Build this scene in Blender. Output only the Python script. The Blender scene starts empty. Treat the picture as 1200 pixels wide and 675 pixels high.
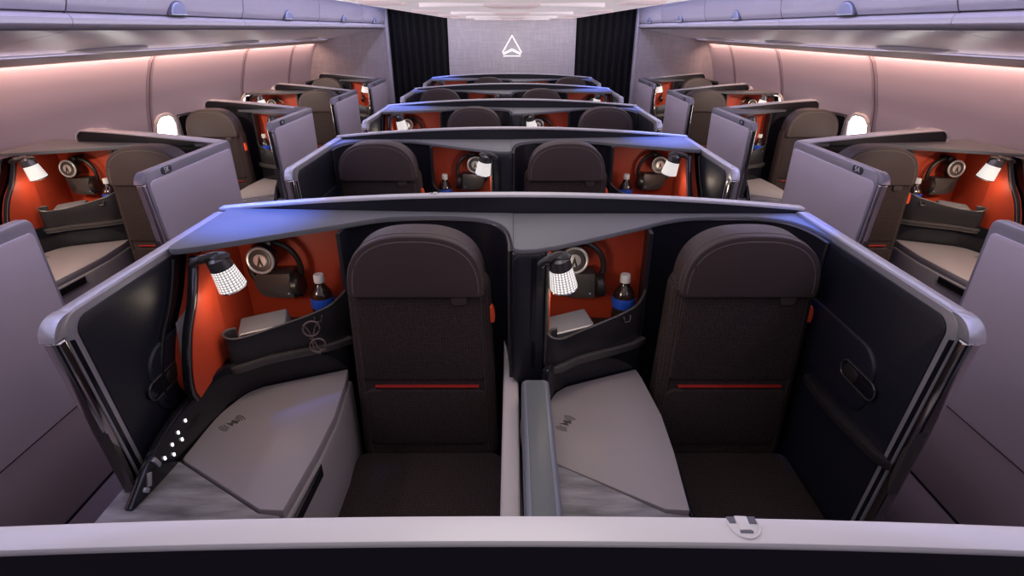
import bpy, bmesh, math
from math import sin, cos, pi, radians
from mathutils import Vector, Matrix

C = bpy.context.scene.collection
H = 1.80                      # eye height
PITCH = 1.33                  # seat row pitch
CEN_Y = [0.40 + PITCH * k for k in range(6)]          # shells of the middle rows (0 is the one right before the camera)
SIDE_Y = [1.64 + PITCH * k for k in range(5)]         # shells of the window suites

# ------------------------------------------------------------------ materials
MATS = {}
def mat(name, col, rough=0.5, metal=0.0, bump=None, emit=None, estr=0.0, coat=0.0, spec=0.5, trans=0.0, mix=None, alpha=None):
    m = bpy.data.materials.new(name); m.use_nodes = True
    nt = m.node_tree; b = nt.nodes['Principled BSDF']
    b.inputs['Base Color'].default_value = (*col, 1)
    b.inputs['Roughness'].default_value = rough
    b.inputs['Metallic'].default_value = metal
    b.inputs['Specular IOR Level'].default_value = spec
    b.inputs['Coat Weight'].default_value = coat
    b.inputs['Transmission Weight'].default_value = trans
    if emit:
        b.inputs['Emission Color'].default_value = (*emit, 1); b.inputs['Emission Strength'].default_value = estr
    tc = nt.nodes.new('ShaderNodeTexCoord')
    if bump:
        kind, scale, dist = bump
        if kind == 'noise':
            t = nt.nodes.new('ShaderNodeTexNoise'); t.inputs['Scale'].default_value = scale; t.inputs['Detail'].default_value = 3; out = t.outputs['Fac']
        elif kind == 'weave':
            t = nt.nodes.new('ShaderNodeTexVoronoi'); t.inputs['Scale'].default_value = scale; t.inputs['Randomness'].default_value = 0.25; out = t.outputs['Distance']
        nt.links.new(tc.outputs['Object'], t.inputs['Vector'])
        bp = nt.nodes.new('ShaderNodeBump'); bp.inputs['Strength'].default_value = 0.6; bp.inputs['Distance'].default_value = dist
        nt.links.new(out, bp.inputs['Height']); nt.links.new(bp.outputs['Normal'], b.inputs['Normal'])
        if mix:
            r = nt.nodes.new('ShaderNodeMix'); r.data_type = 'RGBA'
            r.inputs['A'].default_value = (*col, 1); r.inputs['B'].default_value = (*mix, 1)
            nt.links.new(out, r.inputs['Factor']); nt.links.new(r.outputs['Result'], b.inputs['Base Color'])
    MATS[name] = m
    return m

mat('rim', (0.68, 0.67, 0.70), 0.30, 0.1)
mat('shell', (0.013, 0.013, 0.020), 0.42)
mat('canopy', (0.165, 0.17, 0.185), 0.46, spec=.35)
mat('niche_red', (0.52, 0.058, 0.021), 0.5, bump=('noise', 260, 0.0006))
mat('trim_grey', (0.115, 0.105, 0.10), 0.3, 0.5)
mat('gloss_black', (0.010, 0.010, 0.014), 0.16)
mat('pocket', (0.022, 0.020, 0.022), 0.36)
mat('taupe', (0.31, 0.275, 0.275), 0.48)
mat('armrest', (0.52, 0.47, 0.48), 0.42)
mat('divider', (0.125, 0.14, 0.145), 0.45)
mat('divider_frame', (0.20, 0.215, 0.25), 0.38, 0.2)
mat('fabric', (0.010, 0.0075, 0.007), 0.85, bump=('weave', 125, 0.003), mix=(0.088, 0.063, 0.061), spec=0.15)
mat('leather', (0.064, 0.045, 0.044), 0.5, bump=('noise', 320, 0.0005), spec=0.4)
mat('piping', (0.13, 0.105, 0.095), 0.5)
mat('red_stitch', (0.42, 0.02, 0.012), 0.6)
mat('orange_tag', (0.85, 0.10, 0.03), 0.5)
mat('silver', (0.46, 0.455, 0.50), 0.30, 0.5)
mat('chrome', (0.55, 0.53, 0.53), 0.14, 1.0)
mat('navy', (0.012, 0.013, 0.022), 0.42)
mat('lilac', (0.64, 0.57, 0.62), 0.55, bump=('noise', 300, 0.0004))
mat('aisle_panel', (0.34, 0.275, 0.29), 0.5)
mat('cap_white', (0.82, 0.82, 0.80), 0.4)
mat('label_blue', (0.02, 0.09, 0.55), 0.4)
mat('cola', (0.030, 0.016, 0.012), 0.06, coat=0.6)
mat('headset_black', (0.018, 0.016, 0.016), 0.34)
mat('headset_silver', (0.55, 0.54, 0.53), 0.3, 0.45)
mat('lamp_metal', (0.16, 0.155, 0.16), 0.22, 0.7)
mat('holder', (0.075, 0.070, 0.068), 0.36, 0.2)
mat('grey_cloth', (0.19, 0.19, 0.21), 0.85, bump=('noise', 500, 0.0006))
mat('white_edge', (0.70, 0.68, 0.66), 0.5)
mat('paper_grey', (0.27, 0.26, 0.28), 0.6)
mat('specs', (0.15, 0.10, 0.09), 0.3)
mat('bin', (0.60, 0.58, 0.64), 0.42)
mat('bin_brightened', (0.82, 0.78, 0.82), 0.34)  # paler copy of bin: light on the undersides put into the colour
mat('seam', (0.12, 0.12, 0.16), 0.5)
mat('wall', (0.60, 0.53, 0.62), 0.5)
mat('joint', (0.40, 0.33, 0.385), 0.5)
mat('ceiling', (0.80, 0.75, 0.78), 0.40)
mat('ceiling_added_glow', (0.80, 0.75, 0.77), 0.36, emit=(1.0, 0.86, 0.90), estr=0.42)  # emission added to make the ceiling brighter, not a light fitting
mat('cove', (0.50, 0.40, 0.39), 0.5)
mat('gap', (0.16, 0.15, 0.27), 0.5)  # purple stands in for the bluish glow inside the shadow gap
mat('carpet', (0.05, 0.042, 0.05), 0.95, bump=('noise', 200, 0.003))
mat('curtain', (0.006, 0.0055, 0.008), 0.9, bump=('noise', 120, 0.001))
mat('window_glow', (1, 1, 1), 0.4, emit=(1.0, 0.97, 0.94), estr=7.0)
mat('window_bezel', (0.75, 0.72, 0.70), 0.4)
mat('sign_glow', (1, 1, 1), 0.4, emit=(1.0, 0.95, 0.93), estr=1.5)
mat('led', (1, 1, 1), 0.4, emit=(0.95, 0.97, 1.0), estr=2.2)
mat('led_dim', (0.3, 0.35, 0.5), 0.4, emit=(0.45, 0.6, 1.0), estr=0.22)
mat('cove_glow', (1, 1, 1), 0.4, emit=(1.0, 0.72, 0.58), estr=0.75)
mat('blue_glow', (1, 1, 1), 0.4, emit=(0.16, 0.28, 1.0), estr=2.0)
mat('placard', (0.045, 0.055, 0.065), 0.35)
mat('dish', (0.42, 0.47, 0.66), 0.22, 0.3)

def stone():
    m = bpy.data.materials.new('stone'); m.use_nodes = True; nt = m.node_tree; b = nt.nodes['Principled BSDF']
    tc = nt.nodes.new('ShaderNodeTexCoord'); mp = nt.nodes.new('ShaderNodeMapping'); mp.inputs['Scale'].default_value = (8, 40, 8); mp.inputs['Rotation'].default_value = (0, 0, 0.5)
    n = nt.nodes.new('ShaderNodeTexNoise'); n.inputs['Scale'].default_value = 1.0; n.inputs['Detail'].default_value = 6
    r = nt.nodes.new('ShaderNodeValToRGB'); r.color_ramp.elements[0].position = .3; r.color_ramp.elements[1].position = .72
    r.color_ramp.elements[0].color = (0.12, 0.117, 0.125, 1); r.color_ramp.elements[1].color = (0.38, 0.365, 0.38, 1)
    nt.links.new(tc.outputs['Object'], mp.inputs[0]); nt.links.new(mp.outputs[0], n.inputs['Vector']); nt.links.new(n.outputs['Fac'], r.inputs[0]); nt.links.new(r.outputs[0], b.inputs['Base Color'])
    b.inputs['Roughness'].default_value = 0.5
    MATS['stone'] = m
stone()

def weave_wall():
    m = bpy.data.materials.new('weave_wall'); m.use_nodes = True; nt = m.node_tree; b = nt.nodes['Principled BSDF']
    tc = nt.nodes.new('ShaderNodeTexCoord')
    outs = []
    for sc in ((6, 1, 90), (70, 1, 8)):
        mp = nt.nodes.new('ShaderNodeMapping'); mp.inputs['Scale'].default_value = sc
        n = nt.nodes.new('ShaderNodeTexNoise'); n.inputs['Scale'].default_value = 1.0; n.inputs['Detail'].default_value = 2
        nt.links.new(tc.outputs['Object'], mp.inputs[0]); nt.links.new(mp.outputs[0], n.inputs['Vector']); outs.append(n.outputs['Fac'])
    a = nt.nodes.new('ShaderNodeMath'); a.operation = 'ADD'; nt.links.new(outs[0], a.inputs[0]); nt.links.new(outs[1], a.inputs[1])
    r = nt.nodes.new('ShaderNodeValToRGB'); r.color_ramp.elements[0].position = .7; r.color_ramp.elements[1].position = 1.3
    s = nt.nodes.new('ShaderNodeMath'); s.operation = 'MULTIPLY'; s.inputs[1].default_value = 0.8
    nt.links.new(a.outputs[0], s.inputs[0]); nt.links.new(s.outputs[0], r.inputs[0])
    r.color_ramp.elements[0].color = (0.54, 0.51, 0.54, 1); r.color_ramp.elements[1].color = (0.64, 0.60, 0.62, 1)
    nt.links.new(r.outputs[0], b.inputs['Base Color']); b.inputs['Roughness'].default_value = .7
    MATS['weave_wall'] = m
weave_wall()

def crystal():
    m = bpy.data.materials.new('crystal'); m.use_nodes = True; nt = m.node_tree; b = nt.nodes['Principled BSDF']
    tc = nt.nodes.new('ShaderNodeTexCoord'); sp = nt.nodes.new('ShaderNodeSeparateXYZ'); nt.links.new(tc.outputs['Object'], sp.inputs[0])
    def mt(op, a, b_=None):
        n = nt.nodes.new('ShaderNodeMath'); n.operation = op
        for i, v in enumerate((a, b_)):
            if v is None: continue
            if isinstance(v, (int, float)): n.inputs[i].default_value = v
            else: nt.links.new(v, n.inputs[i])
        return n.outputs[0]
    ang = mt('ARCTAN2', sp.outputs['Y'], sp.outputs['X'])
    d = mt('MULTIPLY', mt('ADD', mt('SINE', mt('MULTIPLY', ang, 24.0)), 1.0), mt('ADD', mt('SINE', mt('MULTIPLY', sp.outputs['Z'], 2 * pi / .0074)), 1.0))
    nt.links.new(mt('ADD', mt('MULTIPLY', d, 0.46), 0.16), b.inputs['Emission Strength'])
    b.inputs['Emission Color'].default_value = (1.0, 0.94, 0.88, 1); b.inputs['Base Color'].default_value = (0.5, 0.5, 0.5, 1); b.inputs['Roughness'].default_value = .25
    MATS['crystal'] = m
crystal()

# ------------------------------------------------------------------ mesh builder
class MB:
    def __init__(s): s.bm = bmesh.new()
    def add(s, t, M=None):
        if M is not None: bmesh.ops.transform(t, matrix=M, verts=t.verts)
        me = bpy.data.meshes.new('tmp'); t.to_mesh(me); t.free(); s.bm.from_mesh(me); bpy.data.meshes.remove(me)
        return s
    @staticmethod
    def _bev(t, w, seg=2, ang=0.5):
        if w <= 0: return
        bmesh.ops.recalc_face_normals(t, faces=t.faces)
        es = [e for e in t.edges if len(e.link_faces) == 2 and e.calc_face_angle(0) > ang]
        bmesh.ops.bevel(t, geom=es, offset=w, segments=seg, profile=.5, affect='EDGES', clamp_overlap=True)
    def prism(s, pts, ax, a, b, bev=0, seg=2, M=None):
        t = bmesh.new()
        f = {'z': lambda p, k: (p[0], p[1], k), 'x': lambda p, k: (k, p[0], p[1]), 'y': lambda p, k: (p[0], k, p[1])}[ax]
        v0 = [t.verts.new(f(p, a)) for p in pts]; v1 = [t.verts.new(f(p, b)) for p in pts]
        n = len(pts); t.faces.new(v0); t.faces.new(v1[::-1])
        for i in range(n): t.faces.new((v0[i], v0[(i + 1) % n], v1[(i + 1) % n], v1[i]))
        s._bev(t, bev, seg); return s.add(t, M)
    def box(s, x0, x1, y0, y1, z0, z1, bev=0, seg=2, M=None):
        return s.prism([(x0, y0), (x1, y0), (x1, y1), (x0, y1)], 'z', z0, z1, bev, seg, M)
    def ribbon(s, path, z0, z1, th, bev=0, M=None):
        """a wall standing along a plan path; z0 / z1 numbers or lists; th > 0 thickens to the left of the path"""
        n = len(path); z0 = z0 if isinstance(z0, (list, tuple)) else [z0] * n; z1 = z1 if isinstance(z1, (list, tuple)) else [z1] * n
        t = bmesh.new(); rings = []
        for i, p in enumerate(path):
            a = Vector(path[max(i - 1, 0)]); b = Vector(path[min(i + 1, n - 1)]); d = (b - a).normalized(); nn = Vector((-d.y, d.x)) * th
            q = (p[0] + nn.x, p[1] + nn.y)
            rings.append([t.verts.new((p[0], p[1], z0[i])), t.verts.new((p[0], p[1], z1[i])), t.verts.new((q[0], q[1], z1[i])), t.verts.new((q[0], q[1], z0[i]))])
        for i in range(n - 1):
            for k in range(4): t.faces.new((rings[i][k], rings[i][(k + 1) % 4], rings[i + 1][(k + 1) % 4], rings[i + 1][k]))
        t.faces.new(rings[0]); t.faces.new(rings[-1][::-1])
        s._bev(t, bev, 2, 0.9); return s.add(t, M)
    def ribbon_x(s, prof, x0, x1, th):
        return s.prism(prof + [(y + th, z) for y, z in prof[::-1]], 'x', x0, x1)
    def tube(s, path, r, seg=8, closed=False, M=None):
        t = bmesh.new(); n = len(path); rings = []
        for i, p in enumerate(path):
            a = Vector(path[(i - 1) % n] if closed else path[max(i - 1, 0)]); b = Vector(path[(i + 1) % n] if closed else path[min(i + 1, n - 1)])
            d = (b - a).normalized(); up = Vector((0, 0, 1)) if abs(d.z) < .9 else Vector((1, 0, 0))
            e = d.cross(up).normalized(); g = d.cross(e)
            rr = r[i] if isinstance(r, (list, tuple)) else r
            rings.append([t.verts.new(Vector(p) + (e * cos(2 * pi * k / seg) + g * sin(2 * pi * k / seg)) * rr) for k in range(seg)])
        m = n if closed else n - 1
        for i in range(m):
            A, B = rings[i], rings[(i + 1) % n]
            off = 0
            if closed and i == n - 1:
                off = min(range(seg), key=lambda o: (A[0].co - B[o].co).length)
            for k in range(seg): t.faces.new((A[k], A[(k + 1) % seg], B[(k + 1 + off) % seg], B[(k + off) % seg]))
        if not closed: t.faces.new(rings[0][::-1]); t.faces.new(rings[-1])
        return s.add(t, M)
    def lathe(s, prof, seg=24, M=None):
        t = bmesh.new(); rings = []
        for r, z in prof:
            rings.append([t.verts.new((max(r, 1e-4) * cos(2 * pi * k / seg), max(r, 1e-4) * sin(2 * pi * k / seg), z)) for k in range(seg)])
        for A, B in zip(rings, rings[1:]):
            for k in range(seg): t.faces.new((A[k], A[(k + 1) % seg], B[(k + 1) % seg], B[k]))
        t.faces.new(rings[0][::-1]); t.faces.new(rings[-1]); return s.add(t, M)
    def ball(s, c, r, M=None):
        t = bmesh.new(); bmesh.ops.create_uvsphere(t, u_segments=20, v_segments=12, radius=1)
        bmesh.ops.transform(t, matrix=Matrix.Translation(c) @ Matrix.Diagonal((*r, 1)), verts=t.verts); return s.add(t, M)
    def grid(s, rows, th=0):
        t = bmesh.new(); vs = [[t.verts.new(p) for p in r] for r in rows]
        for A, B in zip(vs, vs[1:]):
            for k in range(len(A) - 1): t.faces.new((A[k], A[k + 1], B[k + 1], B[k]))
        return s.add(t)
    def mesh(s, name, m=1, angle=35):
        if m < 0: bmesh.ops.scale(s.bm, vec=(-1, 1, 1), verts=s.bm.verts)
        bmesh.ops.recalc_face_normals(s.bm, faces=s.bm.faces)
        me = bpy.data.meshes.new(name); s.bm.to_mesh(me); s.bm.free()
        me.polygons.foreach_set('use_smooth', [True] * len(me.polygons)); me.set_sharp_from_angle(angle=radians(angle))
        return me

CACHE = {}
def part(name, key, m, build, material, parent=None, label=None, loc=None):
    """one mesh object; repeats share the mesh"""
    k = (name, key, m)
    if k not in CACHE:
        b = MB(); build(b); me = b.mesh(name, m); me.materials.append(MATS[material]); CACHE[k] = me
    o = bpy.data.objects.new(name, CACHE[k]); C.objects.link(o)
    if parent: o.parent = parent
    if label: o['label'] = label
    if loc: o.location = loc
    return o
def thing(name, label, cat, loc, group=None, rot=None):
    o = bpy.data.objects.new(name, None); o.empty_display_size = .05; C.objects.link(o); o.location = loc
    if rot: o.rotation_euler = rot
    o['label'] = label; o['category'] = cat
    if group: o['group'] = group
    return o
def tag(o, label, cat, group=None):
    o['label'] = label; o['category'] = cat
    if group: o['group'] = group
    return o
def struct(name, build, material, label=None):
    b = MB(); build(b); me = b.mesh(name); me.materials.append(MATS[material])
    o = bpy.data.objects.new(name, me); C.objects.link(o); o['kind'] = 'structure'
    if label: o['label'] = label
    return o
def rrect(w, h, r, n=6, cx=0, cy=0):
    out = []
    for qx, qy, a0 in ((1, 1, 0), (-1, 1, 90), (-1, -1, 180), (1, -1, 270)):
        for k in range(n + 1):
            a = radians(a0 + 90 * k / n); out.append((cx + qx * (w / 2 - r) + r * cos(a), cy + qy * (h / 2 - r) + r * sin(a)))
    return out
def arc(cx, cy, r, a0, a1, n=8):
    return [(cx + r * cos(radians(a0 + (a1 - a0) * k / n)), cy + r * sin(radians(a0 + (a1 - a0) * k / n))) for k in range(n + 1)]
def smooth(path, n=6):
    out = []; P = [Vector(p) for p in path]
    for i in range(len(P) - 1):
        p0, p1, p2, p3 = P[max(i - 1, 0)], P[i], P[i + 1], P[min(i + 2, len(P) - 1)]
        for k in range(n):
            t = k / n
            out.append(tuple(0.5 * ((2 * p1) + (p2 - p0) * t + (2 * p0 - 5 * p1 + 4 * p2 - p3) * t * t + (3 * p1 - p0 - 3 * p2 + p3) * t ** 3)))
    out.append(tuple(P[-1])); return out

# ------------------------------------------------------------------ suite module: u across (0 = console side), y from the shell face (minus = towards the camera), z up
ZC = 1.247       # top of the canopy
ZP = 0.77       # top of the console
CANOPY0 = [(0.0, -.335), (.004, -.35), (.016, -.36), (.035, -.357)]
CMID = [(.10, -.325), (.20, -.262), (.285, -.205), (.37, -.147), (.45, -.09), (.53, -.05), (.62, -.035), (.74, -.035)]
CANOPY = CANOPY0 + smooth(CMID + [(.83, -.055), (.89, -.105), (.922, -.18), (.934, -.27), (.938, -.335)], 5)
CANOPY_DOOR = CANOPY0 + smooth(CMID + [(.80, -.050), (.855, -.085), (.885, -.14), (.90, -.20), (.904, -.268)], 5)
KY = .91
CANOPY = [(x, y * KY) for x, y in CANOPY]; CANOPY_DOOR = [(x, y * KY) for x, y in CANOPY_DOOR]
LINE = lambda u: -.32 + (u - .10) * .393

def make_console(m, loc, where, inner, dy=0):
    t = thing('side_console', f'taupe console with grey stone front end, {where}', 'console', loc, 'side consoles of the suites')
    def pad(b):
        b.prism(smooth([(.060, -.615), (.066, -.47), (.082, -.40), (.105, -.342), (.145, -.305)], 4) + [(.25, -.262), (.385, -.208), (.395, -.26), (.412, -.45), (.408, -.60), (.392, -.80), (.335, -.796), (.062, -.632)], 'z', .735, ZP, .004)
    part('charging_pad', 'p', m, pad, 'taupe', t, 'taupe soft-touch pad with the charging symbol')
    if inner:
        st = [(.085, -1.24), (.388, -1.24), (.390, -.812), (.335, -.804), (.085, -.640)]
    else:
        st = [(-.035, -1.24), (.388, -1.24), (.390, -.812), (.335, -.804), (.055, -.634), (.03, -.65), (.004, -.73), (-.035, -.73)]
    part('stone_top', inner, m, lambda b: b.prism(st, 'z', .735, ZP - .004, .003), 'stone', t, 'grey veined stone-look end')
    bx = .0 if not inner else .085
    part('cabinet', inner, m, lambda b: (b.prism([(bx, -1.23), (.385, -1.23), (.40, -.80), (.418, -.60), (.420, -.45), (.400, -.22), (.25, -.27), (.12, -.33), (bx + .03, -.45), (bx, -.60)], 'z', .02, .738, .012)), 'taupe', t)
    def slot(b): b.prism([(.386, -1.20), (.3935, -1.20), (.4225, -.62), (.414, -.60)], 'z', .700, .732, .003)
    part('stowage_slot', 's', m, slot, 'gloss_black', t, 'black gap under the console edge')
    def sym(b):
        cx, cy, z = .125, -.485, ZP + .0006
        bolt = [(-.004, .013), (.006, .012), (.002, .003), (.012, .003), (-.004, -.014), (-.001, -.002), (-.011, -.002)]
        T = Matrix.Translation((cx, cy, 0)) @ Matrix.Rotation(radians(-30), 4, 'Z') @ Matrix.Scale(1.35, 4)
        b.prism(bolt, 'z', (z - .0008) / 1.35, z / 1.35, M=T @ Matrix.Rotation(radians(-42), 4, 'Z'))
        for a0 in (15, 195):
            for r in (.016, .021, .026):
                pp = arc(0, 0, r, a0 + 42, a0 + 108, 6)
                b.ribbon(pp, (z - .0008) / 1.35, z / 1.35, .0022, M=T)
    part('charging_symbol', 'c', m, sym, 'trim_grey', t, 'dark wireless charging bolt symbol')
    # upright control fin and outlet panel
    fin = [(.034, -.80), (.040, -.765), (.046, -.72), (.052, -.66), (.058, -.58), (.064, -.48), (.078, -.40), (.102, -.343), (.143, -.303), (.25, -.258), (.392, -.203)]
    zt = [.772, .80, .835, .866, .885, .892, .892, .89, .885, .882, .88]
    if inner: fin, zt = fin[6:], zt[6:]
    part('control_fin', inner, m, lambda b: b.ribbon(fin, .76, zt, .022, .005), 'gloss_black', t, 'black upright control fin')
    if not inner:
        def leds(b):
            for y, z in ((-.575, .853), (-.61, .842), (-.605, .815), (-.64, .828), (-.645, .80), (-.675, .815)):
                x = .054 + (y + .62) * .075 + .0045
                b.box(x - .003, x + .0012, y - .0025, y + .0025, z - .0045, z + .0045, .001)
        part('indicator_lights', 'l', m, leds, 'led', t, 'white lit touch controls')
        for i, (y, z, a) in enumerate(((-.70, .825, 20), (-.735, .803, -25), (-.752, .785, 40))):
            T = Matrix.Translation((.0475 + (y + .70) * .11, y, z)) @ Matrix.Rotation(radians(a), 4, 'X')
            part('seat_button', i, m, lambda b: b.box(-.003, .006, -.006, .006, -.017 if i < 2 else -.009, .017 if i < 2 else .009, .002, M=T), 'silver', t, 'silver seat shaped button')
    def outlet(b):
        T = Matrix.Translation((.145, LINE(.145) + .0125, .826)) @ Matrix.Rotation(math.atan(.393), 4, 'Z')
        b.box(0, .175, -.006, .004, -.034, .034, .004, M=T)
    op = part('outlet_panel', 'o', m, outlet, 'pocket', t, 'recessed panel with power and data sockets')
    def dots(b):
        T = Matrix.Translation((.145, LINE(.145) + .0125, .826)) @ Matrix.Rotation(math.atan(.393), 4, 'Z')
        for x, z in ((.04, 0), (.062, .006), (.068, .006), (.074, .006), (.085, -.01), (.085, .002), (.085, .012), (.128, -.01), (.128, .002), (.128, .014)):
            b.box(x - .0018, x + .0018, -.0075, -.004, z - .0018, z + .0018, M=T)
        for i in range(14):
            pass
    part('socket_lights', 'd', m, dots, 'led_dim', op)
    def ring(b):
        T = Matrix.Translation((.145, LINE(.145) + .0125, .826)) @ Matrix.Rotation(math.atan(.393), 4, 'Z')
        b.tube([(.107 + .013 * cos(a * pi / 8), -.006, .013 * sin(a * pi / 8)) for a in range(16)], .0015, 6, True, M=T)
    part('socket', 'd', m, ring, 'trim_grey', op)
    return t

def shell_parts(t, m, inner, ux):
    """all parts of one suite's half of a shell; the parent sits at the shell, ux is the suite's u=0"""
    L = (ux, 0, 0)
    def can(b):
        b.prism(([(-.027, .0), (-.027, -.335 * KY), (-.02, -.352 * KY), (-.004, -.36 * KY)] + CANOPY_DOOR[3:] + [(.935, -.268 * KY), (.935, .0)] if inner else [(.0, .0)] + CANOPY + [(.938, .0)]), 'z', ZC - .016, ZC, .004)
        if not inner:                 # the outer end sweeps up and forward to meet the door
            for v in b.bm.verts:
                f = max(0, 1 - v.co.x / .40); v.co.z += .017 * f; v.co.y *= 1 + .13 * f
    part('canopy', inner, m, can, 'canopy', t, 'grey shelf curving over the niche', L)
    part('niche_back', 'n', m, lambda b: b.prism([(.018, -.045), (.41, -.060), (.41, -.04), (.018, -.025)], 'z', .86, ZC - .012), 'niche_red', t, 'orange-red leather back of the niche', L)
    part('niche_floor', 'n', m, lambda b: b.prism([(.08, -.352), (.122, -.345), (.175, -.305), (.25, -.270), (.365, -.215), (.40, -.16), (.412, -.05), (.02, -.04)], 'z', .862, .882), 'pocket', t, None, L)
    prof = smooth([(-.348, ZC - .014), (-.372, 1.19), (-.418, 1.125), (-.480, 1.06), (-.525, .98), (-.54, .92), (-.53, .885)], 4)
    fp = prof if not inner else [(-.335, ZC - .014), (-.335, .885)]
    def side_wall(b):
        t_ = bmesh.new(); rows = []
        for y, z in fp:
            rows.append([t_.verts.new(p) for p in ((.0815 - (0 if inner else .08 * max(0, y + .53)), y + .012, z), (.026, -.047, z), (.016, -.047, z), (.0715 - (0 if inner else .08 * max(0, y + .53)), y + .012, z))])
        for A, B in zip(rows, rows[1:]):
            for k in range(4): t_.faces.new((A[k], A[(k + 1) % 4], B[(k + 1) % 4], B[k]))
        t_.faces.new(rows[0]); t_.faces.new(rows[-1][::-1]); b.add(t_)
    part('niche_side', inner, m, side_wall, 'niche_red', t, 'orange-red leather side of the niche', L)
    def lean(b):
        for v in b.bm.verts: v.co.x -= .08 * max(0, v.co.y + .53)
    if not inner:
        def post(b): (b.prism(prof + [(y + .014, z) for y, z in prof[::-1]], 'x', .056, .081, .004), lean(b))
        part('post_edge', 'o', m, lambda b: (b.tube([(.0795, y - .001, z) for y, z in prof], .0028, 6), lean(b)), 'trim_grey', t, None, L)
        part('slot_divider', 'o', m, lambda b: b.prism([(y + .013, z) for y, z in prof] + [(-.29, .885), (-.29, ZC - .014)], 'x', .056, .060), 'niche_red', t, None, L)
        part('niche_post', 'o', m, post, 'gloss_black', t, 'black curved edge post', L)
        p2 = [(y - .02, z) for y, z in prof]
        part('outer_post', 'o', m, lambda b: (b.prism(p2 + [(y + .014, z) for y, z in p2[::-1]], 'x', .0, .016, .004), b.prism(p2 + [(-.05, .80), (-.05, ZC - .014)], 'x', .0, .006)), 'gloss_black', t, 'black curved outer edge post', L)
        part('slot_lining', 'o', m, lambda b: b.ribbon_x([(y + .045, z) for y, z in prof], .0145, .0555, .006), 'niche_red', t, 'orange-red back of the literature slot', L)
    else:
        cp = [(-.03, .0), (-.03, -.30), (-.026, -.345), (-.012, -.362), (.03, -.366), (.066, -.366), (.066, 0)]
        def col(b):
            pts = rrect(.096, ZC - .014 - .80, .03, 5, .018, (ZC - .014 + .80) / 2)
            b.prism(pts, 'y', -.332, 0, .008)
            b.box(-.03, .066, -.327, 0, 1.1, ZC - .014, .006)
        part('middle_post', 'i', m, col, 'shell', t, 'dark navy post between the two suites', L)
        part('post_groove', 'i', m, lambda b: b.box(.024, .040, -.3335, -.326, .86, 1.222, .0015), 'gloss_black', t, None, L)
        part('niche_post', 'i', m, lambda b: b.box(.0665, .078, -.338, -.28, .87, ZC - .014, .004), 'trim_grey', t, 'thin grey edge of the niche', L)
    pk = smooth([(.105, -.312), (.084, -.320), (.077, -.342), (.092, -.356), (.122, -.345), (.175, -.305), (.25, -.270), (.31, -.245), (.365, -.215), (.396, -.17), (.409, -.11), (.412, -.062)], 4)
    zc = smooth([(0, .987), (.5, .987), (1, .986), (2, .984), (3, .978), (4, .970), (5, .970), (6, .984), (7, .998), (8, 1.016), (9, 1.038), (10, 1.056), (11, 1.085)], 4)
    zz = [z for _, z in zc]; zz = zz[len(zz) - len(pk):]
    part('pocket', 'p', m, lambda b: b.ribbon(pk, .885, zz, .008, .002), 'pocket', t, 'black stowage pocket with a swooping rim', L)
    part('pocket_hook', 'p', m, lambda b: b.tube([(.318, -.243, .988), (.320, -.252, .984), (.322, -.254, .974), (.338, -.247, .974), (.340, -.244, .986), (.340, -.236, .990)], .0022, 6), 'trim_grey', t, 'small grey hook on the pocket', L)
    part('pocket_edge', 'p', m, lambda b: b.tube([(p[0], p[1], z) for p, z in zip(pk, zz)], .0032, 6), 'trim_grey', t, None, L)
    rail = smooth([(.085, -.350), (.092, -.372), (.122, -.362), (.175, -.322), (.25, -.286), (.31, -.260), (.37, -.229), (.41, -.195)], 5)
    part('niche_rail', 'r', m, lambda b: (b.ribbon(rail, .872, .884, .02, .004), b.ribbon([(x, y + .006) for x, y in rail], .858, .870, .02, .003)), 'trim_grey', t, 'grey double trim line', L)
    sur = [(.405, -.16), (.409, -.10), (.418, -.058), (.45, -.040), (.52, -.028), (.62, -.026), (.74, -.026)]
    sur = smooth(sur + ([(.79, -.036), (.845, -.068), (.876, -.12), (.892, -.19), (.896, -.262)] if inner else [(.82, -.040), (.88, -.085), (.914, -.165), (.925, -.255), (.927, -.33)]), 5)
    sur = [(x, y * KY if x > .5 else y) for x, y in sur]; ye = sur[-1][1]
    part('seat_surround', inner, m, lambda b: b.ribbon(sur, .35, ZC - .015, .012), 'shell', t, 'dark curved wall around the seat', L)
    part('surround_trim', inner, m, lambda b: b.tube([(x, y, ZC - .014) for x, y in [(u, v - .004) for u, v in sur[14:]]] + [(sur[-1][0], ye + q, z) for q, z in ((-.001, 1.20), (.004, 1.12), (.012, 1.0), (.02, .85))], .0045, 6), 'trim_grey', t, None, L)
    if not inner: pass

def rim_z(x): return 1.31 - .04 * (x / .9) ** 2

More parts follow.
